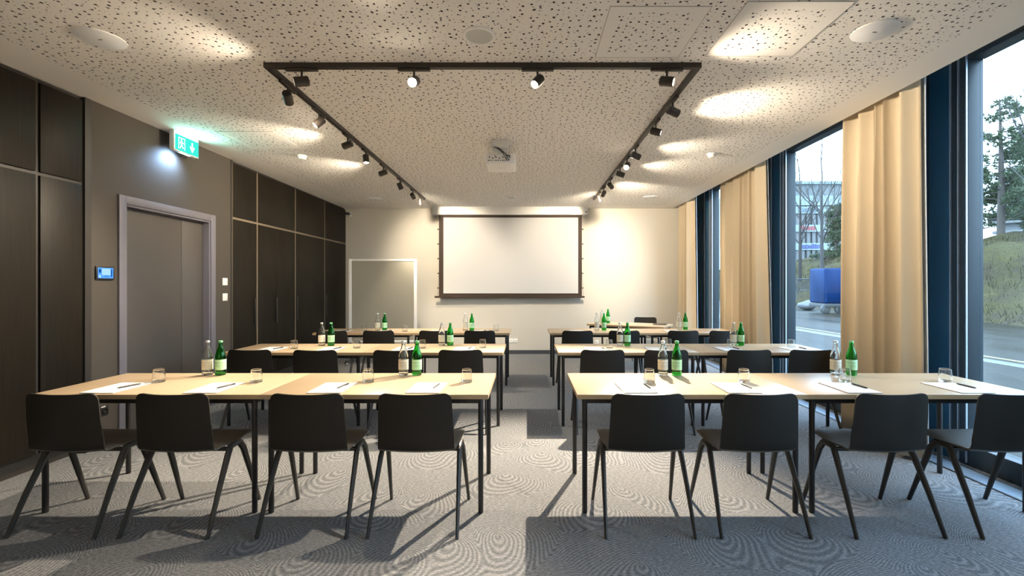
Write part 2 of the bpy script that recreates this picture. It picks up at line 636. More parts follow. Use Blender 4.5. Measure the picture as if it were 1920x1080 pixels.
# ================================================================== floor vent along the windows
fv = thing('floor_vent', 'long dark slatted floor vent set in the carpet along the window wall', 'vent', (3.325, 0, 0))
g = MB()
g.box(-.09, -.075, 0.2, 9.2, 0, .006); g.box(.075, .09, 0.2, 9.2, 0, .006)
g.build('vent_frame', M['plinth'], fv, smooth=0)
MB().box(-.075, .075, 0.2, 9.2, 0, .001).build('vent_tray', M['plinth'], fv, smooth=0)
g = MB()
y = 0.21
while y < 9.19:
    g.box(-.075, .075, y, y + .007, .001, .006)
    y += .016
g.build('slats', M['mullion_edge'], fv, smooth=0)

# ================================================================== cupboards
def cabinet(label, y0, y1, doors, handles, strip='cab_edge', zsplit=2.27, group='built-in cupboards along the wall'):
    t = thing('cabinet', label, 'cupboard', (XL, y0, 0), 0, group)
    W = y1 - y0
    b = MB()
    b.box(-.62, -.0215, 0.0, W, 0.13, ZC - .03)
    b.build('body', M['cabinet'], t, smooth=0)
    e = MB()
    d_ = -.004 if strip == 'cab_edge' else -.016
    e.box(-.0214, d_, 0.0, .0155, .13, ZC - .032); e.box(-.0214, d_, W - .0155, W, .13, ZC - .032); e.box(-.0214, d_, .0155, W - .0155, zsplit - .0135, zsplit + .0135)
    e.build('edge_strip', M[strip], t, smooth=0)
    MB().box(-.60, -.07, 0.0, W, 0.0, 0.13).build('plinth', M['plinth'], t, smooth=0)
    MB().box(-.60, -.03, 0.0, W, ZC - .03, ZC - .003).build('top_filler', M['plinth'], t, smooth=0)
    MB().box(-.021, 0.0, .016, W - .016, zsplit + .014, ZC - .035, .002).build('upper_door', M['cabinet'], t)
    edges = [0.016] + [d - y0 for d in doors] + [W - .016]
    for i in range(len(edges) - 1):
        a = edges[i] + (0.002 if i else 0)
        c = edges[i + 1] - (0.002 if i < len(edges) - 2 else 0)
        dl = MB().box(-.021, 0.0, a, c, .135, zsplit - .014, .002).build('lower_door', M['cabinet'], t)
        for h in handles:
            if a <= h - y0 <= c:
                MB().box(-.001, .016, h - y0 - .016, h - y0 + .016, .86, 1.24, .004).build('handle', M['black'], dl)
    return t


cabinet('dark oak cupboard whose top panel meets the ceiling edge, two back from the taupe wall', 2.30, 3.455, [], [], 'plinth')
cabinet('narrow dark oak cupboard joining the taupe wall beside the touch panel', 3.455, 3.815, [], [], 'plinth')
cabinet('narrow single-door dark cupboard next to the two light switches', 5.735, 6.27, [], [6.215])
cabinet('dark cupboard with paired doors and a handle at the middle seam', 6.27, 7.305, [6.77], [6.745])
cabinet('wide dark cupboard with its handle against the paired-door cupboard', 7.305, 8.37, [], [7.345])
cabinet('dark cupboard in the corner beside the cream screen wall', 8.37, 9.34, [], [8.41])
# end posts of the cupboard runs
struct(MB().box(XL - .62, XL + .004, 3.817, 3.873, 0, ZC).build('trim_2', M['plinth'], smooth=0))
struct(MB().box(XL - .62, XL + .004, 5.702, 5.733, 0, ZC).build('trim_3', M['plinth'], smooth=0))

# ================================================================== tables
ROWS = [2.78, 4.52, 6.36]         # near edge of each table row
ROWTXT = ['third row from the screen', 'second row from the screen', 'first row from the screen']
SIDETXT = ['cupboard side', 'window side']
TD, TH = 0.68, 0.745


def table(label, x0, x1, y0, group, loc=None, rz=0.0, depth=TD, leg_in=.05):
    Wd = x1 - x0
    t = thing('conference_table', label, 'table', loc or ((x0 + x1) / 2, y0 + depth / 2, 0), rz, group)
    hx, hy = Wd / 2 - .0015, depth / 2
    tp = MB().box(-hx, hx, -hy, hy, TH - .029, TH, .002).build('tabletop', M['table'], t)
    e = MB()
    e.box(-hx - .001, hx + .001, -hy - .0012, -hy + .0005, TH - .028, TH - .001)
    e.box(-hx - .001, hx + .001, hy - .0005, hy + .0012, TH - .028, TH - .001)
    e.box(-hx - .001, -hx + .0005, -hy, hy, TH - .028, TH - .001)
    e.box(hx - .0005, hx + .001, -hy, hy, TH - .028, TH - .001)
    e.build('edge_band', M['edge'], tp, smooth=0)
    f = MB()
    rx, ry = hx - leg_in, hy - .045
    f.box(-rx, rx, -ry - .012, -ry + .012, TH - .062, TH - .031)
    f.box(-rx, rx, ry - .012, ry + .012, TH - .062, TH - .031)
    f.box(-rx - .012, -rx + .012, -ry, ry, TH - .062, TH - .031)
    f.box(rx - .012, rx + .012, -ry, ry, TH - .062, TH - .031)
    f.build('under_frame', M['steel_black'], t, smooth=0)
    for sx in (-1, 1):
        for sy in (-1, 1):
            lg = MB()
            lg.lathe([(0, 0), (.0145, 0), (.0165, .004), (.0165, TH - .05), (.013, TH - .036), (0, TH - .033)], 18, (sx * rx, sy * ry, 0))
            lg.build('leg', M['steel_black'], t)
    return t


XLT = (-0.233, -1.641, -3.049)
XRT = (0.312, 1.727, 3.165)
for r, y0 in enumerate(ROWS):
    gname = 'tables in the %s' % ROWTXT[r]
    s = [1.0, 1.0, 0.985][r]
    dx = [0, .006, .018][r]
    table('light beech table beside the aisle, %s, cupboard side' % ROWTXT[r], XLT[1] * s - .0, XLT[0], y0, gname)
    table('light beech table at the cupboard end, %s' % ROWTXT[r], XLT[2] * s, XLT[1] * s, y0, gname)
    table('light beech table beside the aisle, %s, window side' % ROWTXT[r], XRT[0] + dx, XRT[1], y0, gname)
    table('light beech table at the window end, %s' % ROWTXT[r], XRT[1], XRT[2] - [0, .08, .115][r], y0, gname)
IT_ROT = math.radians(-30)
IT_LOC = (1.79, 7.86, 0)
table('presenter table set at an angle in front of the cream screen wall', -.66, .66, 0, None, IT_LOC, IT_ROT)

# ================================================================== chairs
def chair_shell():
    """points of the seat-and-back sheet; returns seat mesh builder and backrest mesh builder"""
    prof = [(.224, .446), (.222, .452), (.218, .459), (.211, .466), (.190, .472), (.150, .474), (.100, .470), (.040, .462), (-.020, .455), (-.075, .450), (-.115, .449),
            (-.143, .454), (-.162, .468), (-.174, .492), (-.181, .525), (-.187, .570), (-.192, .620), (-.196, .670), (-.199, .720), (-.201, .755), (-.2015, .770), (-.202, .780), (-.202, .788), (-.202, .794), (-.202, .7985), (-.202, .8015), (-.202, .803)]
    NU = 18
    L = [0.0]
    for a, b in zip(prof, prof[1:]):
        L.append(L[-1] + math.hypot(b[0] - a[0], b[1] - a[1]))
    tot = L[-1]
    R = 0.045
    mid = []
    for i, (py, pz) in enumerate(prof):
        t = L[i] / tot
        half = .234 - .010 * min(1, max(0, (t - .22) / .2)) if t < .42 else (.224 + (t - .42) / .58 * (.207 - .224))
        if .36 < t < .52:
            half -= .006 * math.sin((t - .36) / .16 * PI)
        s0, s1 = L[i], tot - L[i]
        for s in (s0, s1):
            if s < R:
                half += -R + math.sqrt(max(0, R * R - (R - s) ** 2))
        row = []
        back = min(1, max(0, (t - .42) / .2))
        seat = 1 - min(1, max(0, (t - .25) / .2))
        for j in range(NU + 1):
            u = -1 + 2 * j / NU
            x = half * math.sin(u * PI / 2 * .9) / math.sin(PI / 2 * .9)
            q = (x / .226) ** 2
            yy = py + back * .040 * q
            zz = pz + seat * (.004 * q - .010 * max(0, q - .72) / .28) + (1 - seat) * (1 - back) * .012 * q
            top_ = min(1, max(0, (t - .80) / .2))
            zz -= .009 * top_ * (1 - q)
            row.append(Vector((x, yy, zz)))
        mid.append(row)
    n = len(prof)
    th = 0.0055

    def nrm(i, j):
        a = mid[min(i + 1, n - 1)][j] - mid[max(i - 1, 0)][j]
        b = mid[i][min(j + 1, NU)] - mid[i][max(j - 1, 0)]
        v = a.cross(b)
        return v.normalized() if v.length > 1e-9 else Vector((0, 0, 1))
    N = [[nrm(i, j) for j in range(NU + 1)] for i in range(n)]

    def patch(i0, i1):
        mb = MB()
        top = [[mb.bm.verts.new(mid[i][j] + N[i][j] * th) for j in range(NU + 1)] for i in range(i0, i1 + 1)]
        bot = [[mb.bm.verts.new(mid[i][j] - N[i][j] * th) for j in range(NU + 1)] for i in range(i0, i1 + 1)]
        m = i1 - i0
        for i in range(m):
            for j in range(NU):
                mb.bm.faces.new((top[i][j], top[i][j + 1], top[i + 1][j + 1], top[i + 1][j]))
                mb.bm.faces.new((bot[i][j], bot[i + 1][j], bot[i + 1][j + 1], bot[i][j + 1]))
        for i in range(m):
            mb.bm.faces.new((top[i][0], top[i + 1][0], bot[i + 1][0], bot[i][0]))
            mb.bm.faces.new((top[i][NU], bot[i][NU], bot[i + 1][NU], top[i + 1][NU]))
        for j in range(NU):
            mb.bm.faces.new((top[0][j], bot[0][j], bot[0][j + 1], top[0][j + 1]))
            mb.bm.faces.new((top[m][j], top[m][j + 1], bot[m][j + 1], bot[m][j]))
        return mb
    return patch(0, 12), patch(12, n - 1)


def make_chair():
    t = thing('shell_chair', '', 'chair')
    seat, back = chair_shell()
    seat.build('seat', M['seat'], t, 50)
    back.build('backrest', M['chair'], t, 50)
    for sx in (-1, 1):
        MB().tube([(sx * .232, .070, .436), (sx * .236, .100, .395), (sx * .245, .165, .21), (sx * .256, .238, 0)], [.021, .0215, .018, .0135], 8, flat=.72).build('leg', M['chair_leg'], t, 30)
        MB().tube([(sx * .232, -.020, .432), (sx * .235, -.046, .392), (sx * .243, -.140, .21), (sx * .250, -.236, 0)], [.021, .0215, .018, .0135], 8, flat=.72).build('leg', M['chair_leg'], t, 30)
        MB().tube([(sx * .232, .092, .428), (sx * .231, .072, .440), (sx * .230, .025, .441), (sx * .231, -.020, .437), (sx * .232, -.042, .424)], [.014, .018, .019, .018, .014], 8, flat=.8).build('side_bracket', M['chair_leg'], t, 30)
    c = MB()
    c.box(-.228, .228, .045, .075, .422, .448, .004)
    c.box(-.228, .228, -.045, -.015, .420, .440, .004)
    c.box(-.10, .10, -.09, .10, .434, .446, .003)
    c.build('cross_bar', M['chair_leg'], t)
    return t


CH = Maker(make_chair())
CX = [[-.637, -1.256, -2.025, -2.655], [.695, 1.34, 2.09, 2.79]]
ORD = ['first', 'second', 'third', 'fourth']
CJ = [[(0, 0), (0, 0), (0, 0), (0, 0)], [(.04, .0), (-.0, .0), (.06, .0), (-.05, 0)], [(-.0, 0), (0, 0), (.05, .0), (-.08, 0)]]
for r, y0 in enumerate(ROWS):
    for s in (0, 1):
        for k in range(4):
            jx = CJ[r * (1 if s else 0)][k][0] + (random.random() - .5) * .014
            jr = (random.random() - .5) * .05
            if r == 0:
                jx = 0
                jr = [0.0, 0.0, .02, .03][k] * (1 if s else -1) * .5
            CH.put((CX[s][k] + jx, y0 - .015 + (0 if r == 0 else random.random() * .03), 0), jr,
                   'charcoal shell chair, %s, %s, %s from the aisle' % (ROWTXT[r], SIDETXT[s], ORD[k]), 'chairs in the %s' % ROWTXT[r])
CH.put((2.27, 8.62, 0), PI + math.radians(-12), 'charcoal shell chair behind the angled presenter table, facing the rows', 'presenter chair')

# ================================================================== table ware
def make_bottle(kind):
    glass = M['clear'] if kind == 'clear' else M['green']
    t = thing('water_bottle', '', 'bottle')
    outer = [(0, .003), (.026, .002), (.028, .0), (.032, .0005), (.0345, .004), (.0353, .009), (.0355, .014), (.0355, .130), (.0354, .136), (.034, .152), (.029, .172), (.021, .196), (.0155, .214), (.0135, .232), (.0135, .240), (.0150, .242), (.0150, .250), (.0125, .252)]
    inner = [(.0105, .252), (.0105, .250), (.0106, .236), (.0125, .214), (.018, .196), (.0262, .171), (.0312, .151), (.0328, .134), (.0329, .130), (.0329, .022), (.0326, .016), (.031, .012), (.028, .010), (0, .011)]
    MB().lathe(outer + inner, 24).build('glass_body', glass, t, 60)
    MB().lathe([(.0362, .042), (.0366, .043), (.0366, .117), (.0362, .118), (.0359, .118), (.0359, .042)], 28, closed=True).build('paper_label', M['label_cream'] if kind == 'clear' else M['label_green'], t, 60)
    MB().lathe([(0, .2565), (.0125, .2565), (.0152, .2535), (.0156, .2435), (.0151, .2435), (.0125, .2525), (0, .2527)], 20).build('cap', M['cap_silver'] if kind == 'clear' else M['cap_green'], t, 40)
    return t


def make_tumbler():
    t = thing('drinking_glass', '', 'glass')
    MB().lathe([(0, .0), (.033, .0), (.036, .001), (.0372, .003), (.0375, .0055), (.0375, .008), (.03735, .014), (.0366, .045), (.0340, .082), (.03355, .0875), (.0333, .0892), (.0328, .0897), (.0322, .0893), (.0320, .0877), (.0323, .082), (.0348, .045), (.0355, .020), (.0354, .0165), (.0345, .014), (.032, .0125), (.028, .012), (0, .012)], 28).build('glass_wall', M['clear'], t, 60)
    return t


def make_pad():
    t = thing('notepad', '', 'notepad')
    MB().box(-.105, .105, -.1485, .1485, .0, .0016).build('backing_board', M['card'], t, smooth=0)
    MB().box(-.105, .105, -.1485, .1485, .0016, .0050, .0004, 1).build('paper_sheets', M['paper'], t, smooth=0)
    return t


def make_pen():
    t = thing('ballpoint_pen', '', 'pen')
    MB().tube([(0, -.070, .0052), (0, -.058, .0052), (0, .05, .0052), (0, .066, .0052), (0, .070, .0052)], [.0012, .0048, .0050, .0046, .0025], 10).build('barrel', M['black'], t)
    MB().box(-.0014, .0014, .018, .060, .0100, .0114).build('clip', M['chrome'], t, smooth=0)
    return t


BC, BG, GL, PD, PN = Maker(make_bottle('clear')), Maker(make_bottle('green')), Maker(make_tumbler()), Maker(make_pad()), Maker(make_pen())
ZT = TH + .0005
# bottle pairs: (row, side, which, x clear, x green, y)
PAIRS = [(0, 0, 'pair at the cupboard end', -2.385, -2.285, 3.39), (0, 0, 'pair nearer the aisle', -.919, -.818, 3.39),
         (0, 1, 'pair nearer the aisle', 1.019, 1.122, 3.385), (0, 1, 'pair at the window end', 2.309, 2.425, 3.385),
         (1, 0, 'pair at the cupboard end', -2.27, -2.165, 5.03), (1, 0, 'pair nearer the aisle', -.943, -.848, 5.05),
         (1, 1, 'pair nearer the aisle', 1.044, 1.127, 5.06), (1, 1, 'pair at the window end', 2.31, 2.392, 5.06),
         (2, 0, 'pair at the cupboard end', -2.205, -2.10, 6.72), (2, 0, 'pair nearer the aisle', -.905, -.808, 6.72),
         (2, 1, 'pair nearer the aisle', 1.05, 1.156, 6.76), (2, 1, 'pair at the window end', 2.31, 2.405, 6.86)]
for r, s, wh, xc, xg, y in PAIRS:
    BC.put((xc, y, ZT), random.random() * .6 - .3, 'clear glass water bottle, %s, %s, %s' % (ROWTXT[r], SIDETXT[s], wh), 'clear water bottles')
    BG.put((xg, y - .003, ZT), random.random() * .6 - .3, 'green glass water bottle, %s, %s, %s' % (ROWTXT[r], SIDETXT[s], wh), 'green water bottles')
BC.put((1.335, 8.0, ZT), .1, 'clear glass water bottle standing on the angled presenter table', 'clear water bottles')
BG.put((1.445, 8.03, ZT), .2, 'green glass water bottle standing on the angled presenter table', 'green water bottles')

GLS = [[[(-.413, 3.14), (-1.095, 3.14), (-1.865, 3.13), (-2.546, 3.14)], [(.851, 3.14), (1.506, 3.14), (2.213, 3.15), (2.91, 3.15)]],
       [[(-.469, 4.86), (-1.107, 4.82), (-1.81, 4.84), (-2.45, 4.78)], [(.886, 4.84), (1.54, 4.92), (2.185, 4.85), (2.835, 4.85)]],
       [[(-.444, 6.62), None, (-1.76, 6.56), (-2.355, 6.58)], [None, None, None, None]]]
for r in range(3):
    for s in range(2):
        for k in range(4):
            if GLS[r][s][k]:
                x, y = GLS[r][s][k]
                GL.put((x, y, ZT), 0, 'empty tumbler, %s, %s, %s place from the aisle' % (ROWTXT[r], SIDETXT[s], ORD[k]), 'empty tumblers on the tables')
            px = CX[s][k] + [.01, .02, .03][r] * (1 if s else -1) + random.random() * .01
            py = ROWS[r] + .175 + (0 if r == 0 else .05)
            PD.put((px, py, ZT), (random.random() - .5) * .06, 'white notepad, %s, %s, %s place from the aisle' % (ROWTXT[r], SIDETXT[s], ORD[k]), 'notepads on the tables')
            if r < 2 or s == 0:
                pr = [-.12, -.16, -.25, -.3][k] if s == 0 else [.08, .05, .02, -.04][k]
                PN.put((px + (.055 if s == 0 else .085), py + .02, ZT + .0052), pr, 'black pen on notepad, %s, %s, %s place from aisle' % (ROWTXT[r], SIDETXT[s], ORD[k]), 'pens on the notepads')

# black presenter remote on the angled table
t = thing('presentation_folder', 'flat black folder lying at the window end of the presenter table', 'folder', (2.28, 7.72, ZT), IT_ROT)
MB().box(-.11, .11, -.075, .075, 0, .004, .001).build('back_cover', M['black'], t)
MB().box(-.105, .105, -.07, .07, .004, .010).build('paper_stack', M['paper'], t, smooth=0)
MB().box(-.11, .11, -.075, .075, .010, .014, .001).build('front_cover', M['black'], t)

# ================================================================== curtains
def curtain(label, y0, y1, x, folds, seed, flare=0.0, lining=True):
    rnd = random.Random(seed)
    t = thing('curtain', label, 'curtain', (x, y0, 0), 0, 'sand coloured curtains at the windows')
    NY, NZ = folds * 14, 22
    zt, zb = 3.20, 0.03
    amp = [rnd.uniform(.55, 1.5) for _ in range(folds + 2)]
    ph = [0.0]
    for k in range(folds):
        ph.append(ph[-1] + rnd.uniform(.5, 1.6))
    ph = [p / ph[-1] for p in ph]
    mb = MB()
    grid = []
    for iz in range(NZ + 1):
        z = zt + (zb - zt) * iz / NZ
        row = []
        fz = iz / NZ
        for iy in range(NY + 1):
            q = iy / NY
            k = min(folds - 1, int(q * folds))
            fr_ = q * folds - k
            s = ph[k] + (ph[k + 1] - ph[k]) * fr_
            a = amp[k] * (1 - fr_) + amp[k + 1] * fr_
            dx = math.cos(2 * PI * fr_) * .052 * a * (.75 + .35 * fz) + .012 * math.sin(q * 7 + seed + fz * 2.0)
            dy = math.sin(2 * PI * fr_) * .020 * a
            yy = s * (y1 - y0) + dy
            yy = yy - (1 - s) * flare * fz ** 1.5 + s * flare * .5 * fz + .02 * math.sin(3 * fz + seed + 5 * q) * fz
            row.append(mb.bm.verts.new((dx, yy, z)))
        grid.append(row)
    for iz in range(NZ):
        for iy in range(NY):
            mb.bm.faces.new((grid[iz][iy], grid[iz][iy + 1], grid[iz + 1][iy + 1], grid[iz + 1][iy]))
    grid_edge = [tuple(r_[0].co) for r_ in grid]
    o = mb.build('fabric', M['curtain'], t, 60)
    md = o.modifiers.new('thickness', 'SOLIDIFY')
    md.thickness = .004
    ln = MB()
    prev = None
    for iz in range(NZ + 1):
        fz = iz / NZ
        e0 = grid_edge[iz]
        a_ = ln.bm.verts.new((e0[0] + .018, e0[1] - .022, e0[2])); b_ = ln.bm.verts.new((e0[0] + .045, e0[1] + .030, e0[2])); c_ = ln.bm.verts.new((e0[0] + .050, e0[1] + .25, e0[2]))
        if prev:
            ln.bm.faces.new((prev[0], prev[1], b_, a_)); ln.bm.faces.new((prev[1], prev[2], c_, b_))
        prev = (a_, b_, c_)
    lo_ = ln.build('lining', M['lining'], t, 60)
    md = lo_.modifiers.new('thickness', 'SOLIDIFY')
    md.thickness = .003
    h = MB()
    for k in range(folds + 1):
        h.box(-.006, .006, ph[k] * (y1 - y0) - .004, ph[k] * (y1 - y0) + .004, 3.19, 3.262)
    h.build('hooks', M['white'], t, smooth=0)
    return t


curtain('widest sand curtain, hanging beside the window end of the third table row', 3.62, 4.49, 3.12, 5, 3, .02)
curtain('sand curtain hanging beside the window end of the second table row', 6.02, 7.30, 3.15, 7, 11, .10)
curtain('sand curtain in the corner by the cream screen wall', 8.52, 9.27, 3.12, 4, 23, .02)
cr = MB().box(3.09, 3.13, -2.0, 9.3, 3.262, ZR).build('curtain_rail', M['black'], smooth=0)
tag(cr, 'thin dark curtain rail running in the ceiling slot above the curtains', 'curtain rail')

# ================================================================== ceiling lamps on the track
tk = thing('lighting_track', 'dark U-shaped lighting track fixed under the perforated ceiling', 'lighting track', (0, 0, ZC))
TXL, TXR, TY0, TY1 = -1.852, 1.228, 3.24, 8.24
for nm, (a, b, c, d) in (('cross_rail', (TXL - .018, TXR + .018, TY0 - .018, TY0 + .018)), ('side_rail', (TXL - .018, TXL + .018, TY0 + .018, TY1)), ('side_rail', (TXR - .018, TXR + .018, TY0 + .018, TY1))):
    m_ = MB()
    m_.box(a, b, c, d, -.036, 0)
    o = m_.build(nm, M['track'], tk, smooth=0)
    g = MB()
    if nm == 'cross_rail':
        g.box(a + .03, b - .03, (c + d) / 2 - .005, (c + d) / 2 + .005, -.0368, -.0355)
    else:
        g.box((a + b) / 2 - .005, (a + b) / 2 + .005, c, d - .02, -.0368, -.0355)
    g.build('conductor_slot', M['black'], o, smooth=0)


def make_spot():
    t = thing('track_spotlight', '', 'spotlight')
    MB().box(-.115, .115, -.014, .014, -.018, 0, .003).build('adapter', M['track'], t)
    MB().cyl((0, 0, -.058), (0, 0, -.016), .0075, n=12).build('stem', M['track'], t)
    h = MB()
    h.lathe([(0, .048), (.030, .048), (.0345, .043), (.0345, -.052), (.0325, -.054), (.0305, -.052), (.0300, -.040), (0, -.040)], 24)
    ho = h.build('lamp_head', M['track'], t)
    ho.location = (0, 0, -.092)
    MB().lathe([(0, -.043), (.0285, -.043), (.0285, -.0405), (0, -.0405)], 24).build('lens', M['lens_on'], ho)
    return t


SP = Maker(make_spot())


def spot(x, y, along, aim, label, power, angle=75, blend=0.6, hot=False, lit=True):
    o = SP.put((x, y, ZC - .036), 0 if along == 'x' else PI / 2, label, 'track spotlights')
    d = Vector(aim).normalized()
    head = [c for c in o.children if c.name.startswith('lamp_head')][0]
    q = d.to_track_quat('-Z', 'Y')
    base = Quaternion((0, 0, 1), 0 if along == 'x' else PI / 2)
    head.rotation_mode = 'QUATERNION'
    head.rotation_quaternion = base.inverted() @ q
    lens = head.children[0]
    if hot:
        lens.data = lens.data.copy()
        lens.data.materials[0] = M['lens_hot']
    l = bpy.data.lights.new('spot_beam', 'SPOT')
    l.energy = power * LAMP_POWER
    l.color = LAMP_WARM
    l.spot_size = math.radians(angle)
    l.spot_blend = blend
    l.shadow_soft_size = .022
    lo = bpy.data.objects.new('spot_beam', l)
    COL.objects.link(lo)
    lo.parent = head
    lo.location = (0, 0, -.060)
    return o


FB = 'dark track spotlight on the cross bar, %s'
LB = 'dark track spotlight on the cupboard-side bar, %s from the cross bar'
RB = 'dark track spotlight on the window-side bar, %s from the cross bar'
O8 = ['first', 'second', 'third', 'fourth', 'fifth', 'sixth', 'seventh', 'eighth']
spot(-1.606, TY0, 'x', (-.85, -.50, -.30), FB % 'at its cupboard end, turned sideways', 14, 100, .8)
spot(-.803, TY0, 'x', (-.06, -1, -.62), FB % 'glaring towards the camera', 80, 95, .7, hot=True)
spot(.08, TY0, 'x', (-.50, -.55, -.75), FB % 'tilted down near the middle', 60, 80, .7)
spot(1.004, TY0, 'x', (.85, -.50, -.30), FB % 'at its window end, turned sideways', 14, 100, .8)
LAIM = [(-.25, .85, -.45), (-.55, -.40, -.70), (-1, .10, -.32), (.15, -.25, -.95), (-1, .15, -.32), (.35, .25, -.9), (.1, .9, -.42), (.05, .1, -1)]
LPOW = [60, 90, 14, 90, 14, 60, 65, 60]
for k, yy in enumerate((3.52, 4.05, 4.70, 5.23, 5.87, 6.64, 7.39, 7.91)):
    spot(TXL, yy, 'y', LAIM[k], LB % O8[k], LPOW[k], 100 if abs(LAIM[k][0]) > .9 else 80, .7)
RAIM = [(1, .25, -.32), (1, -.45, -.42), (1, .20, -.32), (-.42, -.80, -.66), (1, .12, -.32), (.55, .80, -.36), (-.10, .88, -.36), (.35, -.1, -.9)]
RPOW = [14, 28, 13, 520, 13, 95, 75, 60]
for k, yy in enumerate((3.80, 4.30, 5.10, 5.53, 5.94, 6.62, 7.21, 7.63)):
    spot(TXR, yy, 'y', RAIM[k], RB % O8[k], RPOW[k], 100 if RAIM[k][0] > .9 else (80 if k == 3 else 85), .7, hot=(k == 3))

# ================================================================== other things on the ceiling
def disc(label, x, y, r, ring):
    t = thing('ceiling_speaker', label, 'ceiling speaker', (x, y, ZC), 0, 'round ceiling speakers')
    if ring:
        MB().lathe([(r * .80, 0), (r * .80, -.006), (r * .84, -.012), (r * .97, -.008), (r, 0)], 40).build('rim', M['white'], t)
        MB().lathe([(0, -.006), (r * .80, -.006), (r * .80, -.001), (0, -.001)], 40).build('grille', M['disc_grey'], t)
    else:
        MB().lathe([(r * .975, 0), (r * .975, -.006), (r, -.006), (r, 0)], 44, closed=True).build('rim', M['white'], t)
        MB().lathe([(0, -.008), (r * .94, -.0075), (r * .975, -.005), (r * .975, 0), (0, 0)], 44).build('grille', M['disc'], t)
        MB().box(-.012, .012, -.003, .003, -.0092, -.0078).build('badge', M['black'], t, smooth=0)


disc('large flat white ceiling speaker above the dark cupboards, cross-bar end', -2.735, 2.91, .135, False)
disc('ringed white ceiling speaker just camera-side of the track cross bar', -.30, 2.873, .105, True)
disc('large flat white ceiling speaker above the windows, cross-bar end', 2.17, 2.824, .128, False)
disc('flat white ceiling speaker near the screen, cupboard side', -2.76, 8.27, .128, False)
disc('flat white ceiling speaker in front of the screen housing', -.28, 8.16, .105, True)
disc('flat white ceiling speaker near the screen, window side', 2.22, 8.12, .128, False)


def hatch(label, x, y, s):
    t = thing('access_hatch', label, 'access hatch', (x, y, ZC), 0, 'square access hatches in the ceiling')
    MB().box(-s, s, -s, s, -.0025, 0).build('hatch_panel', M['hatch'], t, smooth=0)
    g = MB()
    for a, b, c, d in ((-s - .004, s + .004, -s - .004, -s), (-s - .004, s + .004, s, s + .004), (-s - .004, -s, -s, s), (s, s + .004, -s, s)):
        g.box(a, b, c, d, -.0032, 0)
    g.build('hatch_frame', M['hatch_groove'], t, smooth=0)


hatch('square perforated ceiling hatch beside the track corner', .765, 2.862, .286)
hatch('square perforated ceiling hatch next to the large speaker above the windows', 1.535, 2.83, .298)
hatch('square perforated ceiling hatch near the exit sign', -2.90, 4.96, .29)


def detector(label, x, y):
    t = thing('smoke_detector', label, 'smoke detector', (x, y, ZC), 0, 'smoke detectors')
    MB().lathe([(0, -.018), (.052, -.018), (.055, -.012), (.055, 0), (0, 0)], 28).build('base', M['white'], t)
    MB().lathe([(0, -.050), (.026, -.050), (.040, -.044), (.046, -.030), (.046, -.018), (0, -.018)], 28).build('sensor_head', M['white'], t)


detector('small round white smoke detector, cupboard side of the track', -2.74, 5.54)
detector('small round white smoke detector, window side of the track', 2.23, 5.455)

# projector -----------------------------------------------------------
pj = thing('projector', 'white projector hung under the ceiling in front of the screen', 'projector', (-.285, 4.9, ZC))
MB().box(-.088, .088, .03, .20, -.085, 0, .006).build('ceiling_mount', M['white'], pj)
MB().cyl((0, .18, -.165), (0, .18, -.08), .028, n=20).build('drop_tube', M['white'], pj)
b = bmesh.new()
body = MB()
body.box(-.166, .166, .0, .37, -.275, -.155, .022, 4)
body.build('housing', M['white'], pj, 45)
p = MB()
for k in range(9):
    p.box(-.13 + k * .026, -.13 + k * .026 + random.choice((.008, .012, .016)), -.003, .0005, -.238, -.230)
for k in range(7):
    p.box(-.12 + k * .036, -.12 + k * .036 + .012, -.003, .0005, -.205 - (k % 2) * .012, -.193 - (k % 2) * .012)
p.box(-.058, -.052, -.003, .0005, -.205, -.176)
p.box(.075, .11, -.004, .0005, -.190, -.178)
p.build('port_row', M['black'], pj, smooth=0)
MB().box(-.055, .055, .16, .163, -.2755, -.2745).build('vent_slot', M['black'], pj, smooth=0)
for k, (x0, x1, z1) in enumerate(((-.07, .075, -.232), (-.06, .10, -.234), (-.05, .09, -.185))):
    pts = []
    for i in range(9):
        q = i / 8
        pts.append((x0 + (x1 - x0) * q, .03 + (-.008 - .03) * q - .06 * math.sin(q * PI), -.08 + (z1 + .08) * q + .02 * math.sin(q * PI) * (1 if k < 2 else -1)))
    MB().tube(pts, .0042, 8).build('cable', M['black'], pj)
lz = MB().cyl((.06, .37, -.215), (.06, .385, -.215), .035, n=24)
lz.build('projection_lens', M['black'], pj)

# exit sign -------------------------------------------------------------
ex = thing('exit_sign', 'lit green emergency exit sign with running figure and down arrow above the door', 'exit sign', (-3.575, 4.60, ZC))
EL, EH = .345, .205
MB().box(-.05, 0, 0, EL, -EH, 0, .004).build('housing', M['white'], ex)
MB().box(0, .003, .014, EL - .006, -EH + .010, -.036).build('sign_face', M['exit_green'], ex, smooth=0)
s_ = MB()


def sg(pts):
    """symbol polygon; (u, v) run along the sign and up from its lower edge"""
    s_.prism([(.003, .014 + u, -EH + .010 + v) for u, v in pts], (.0012, 0, 0))


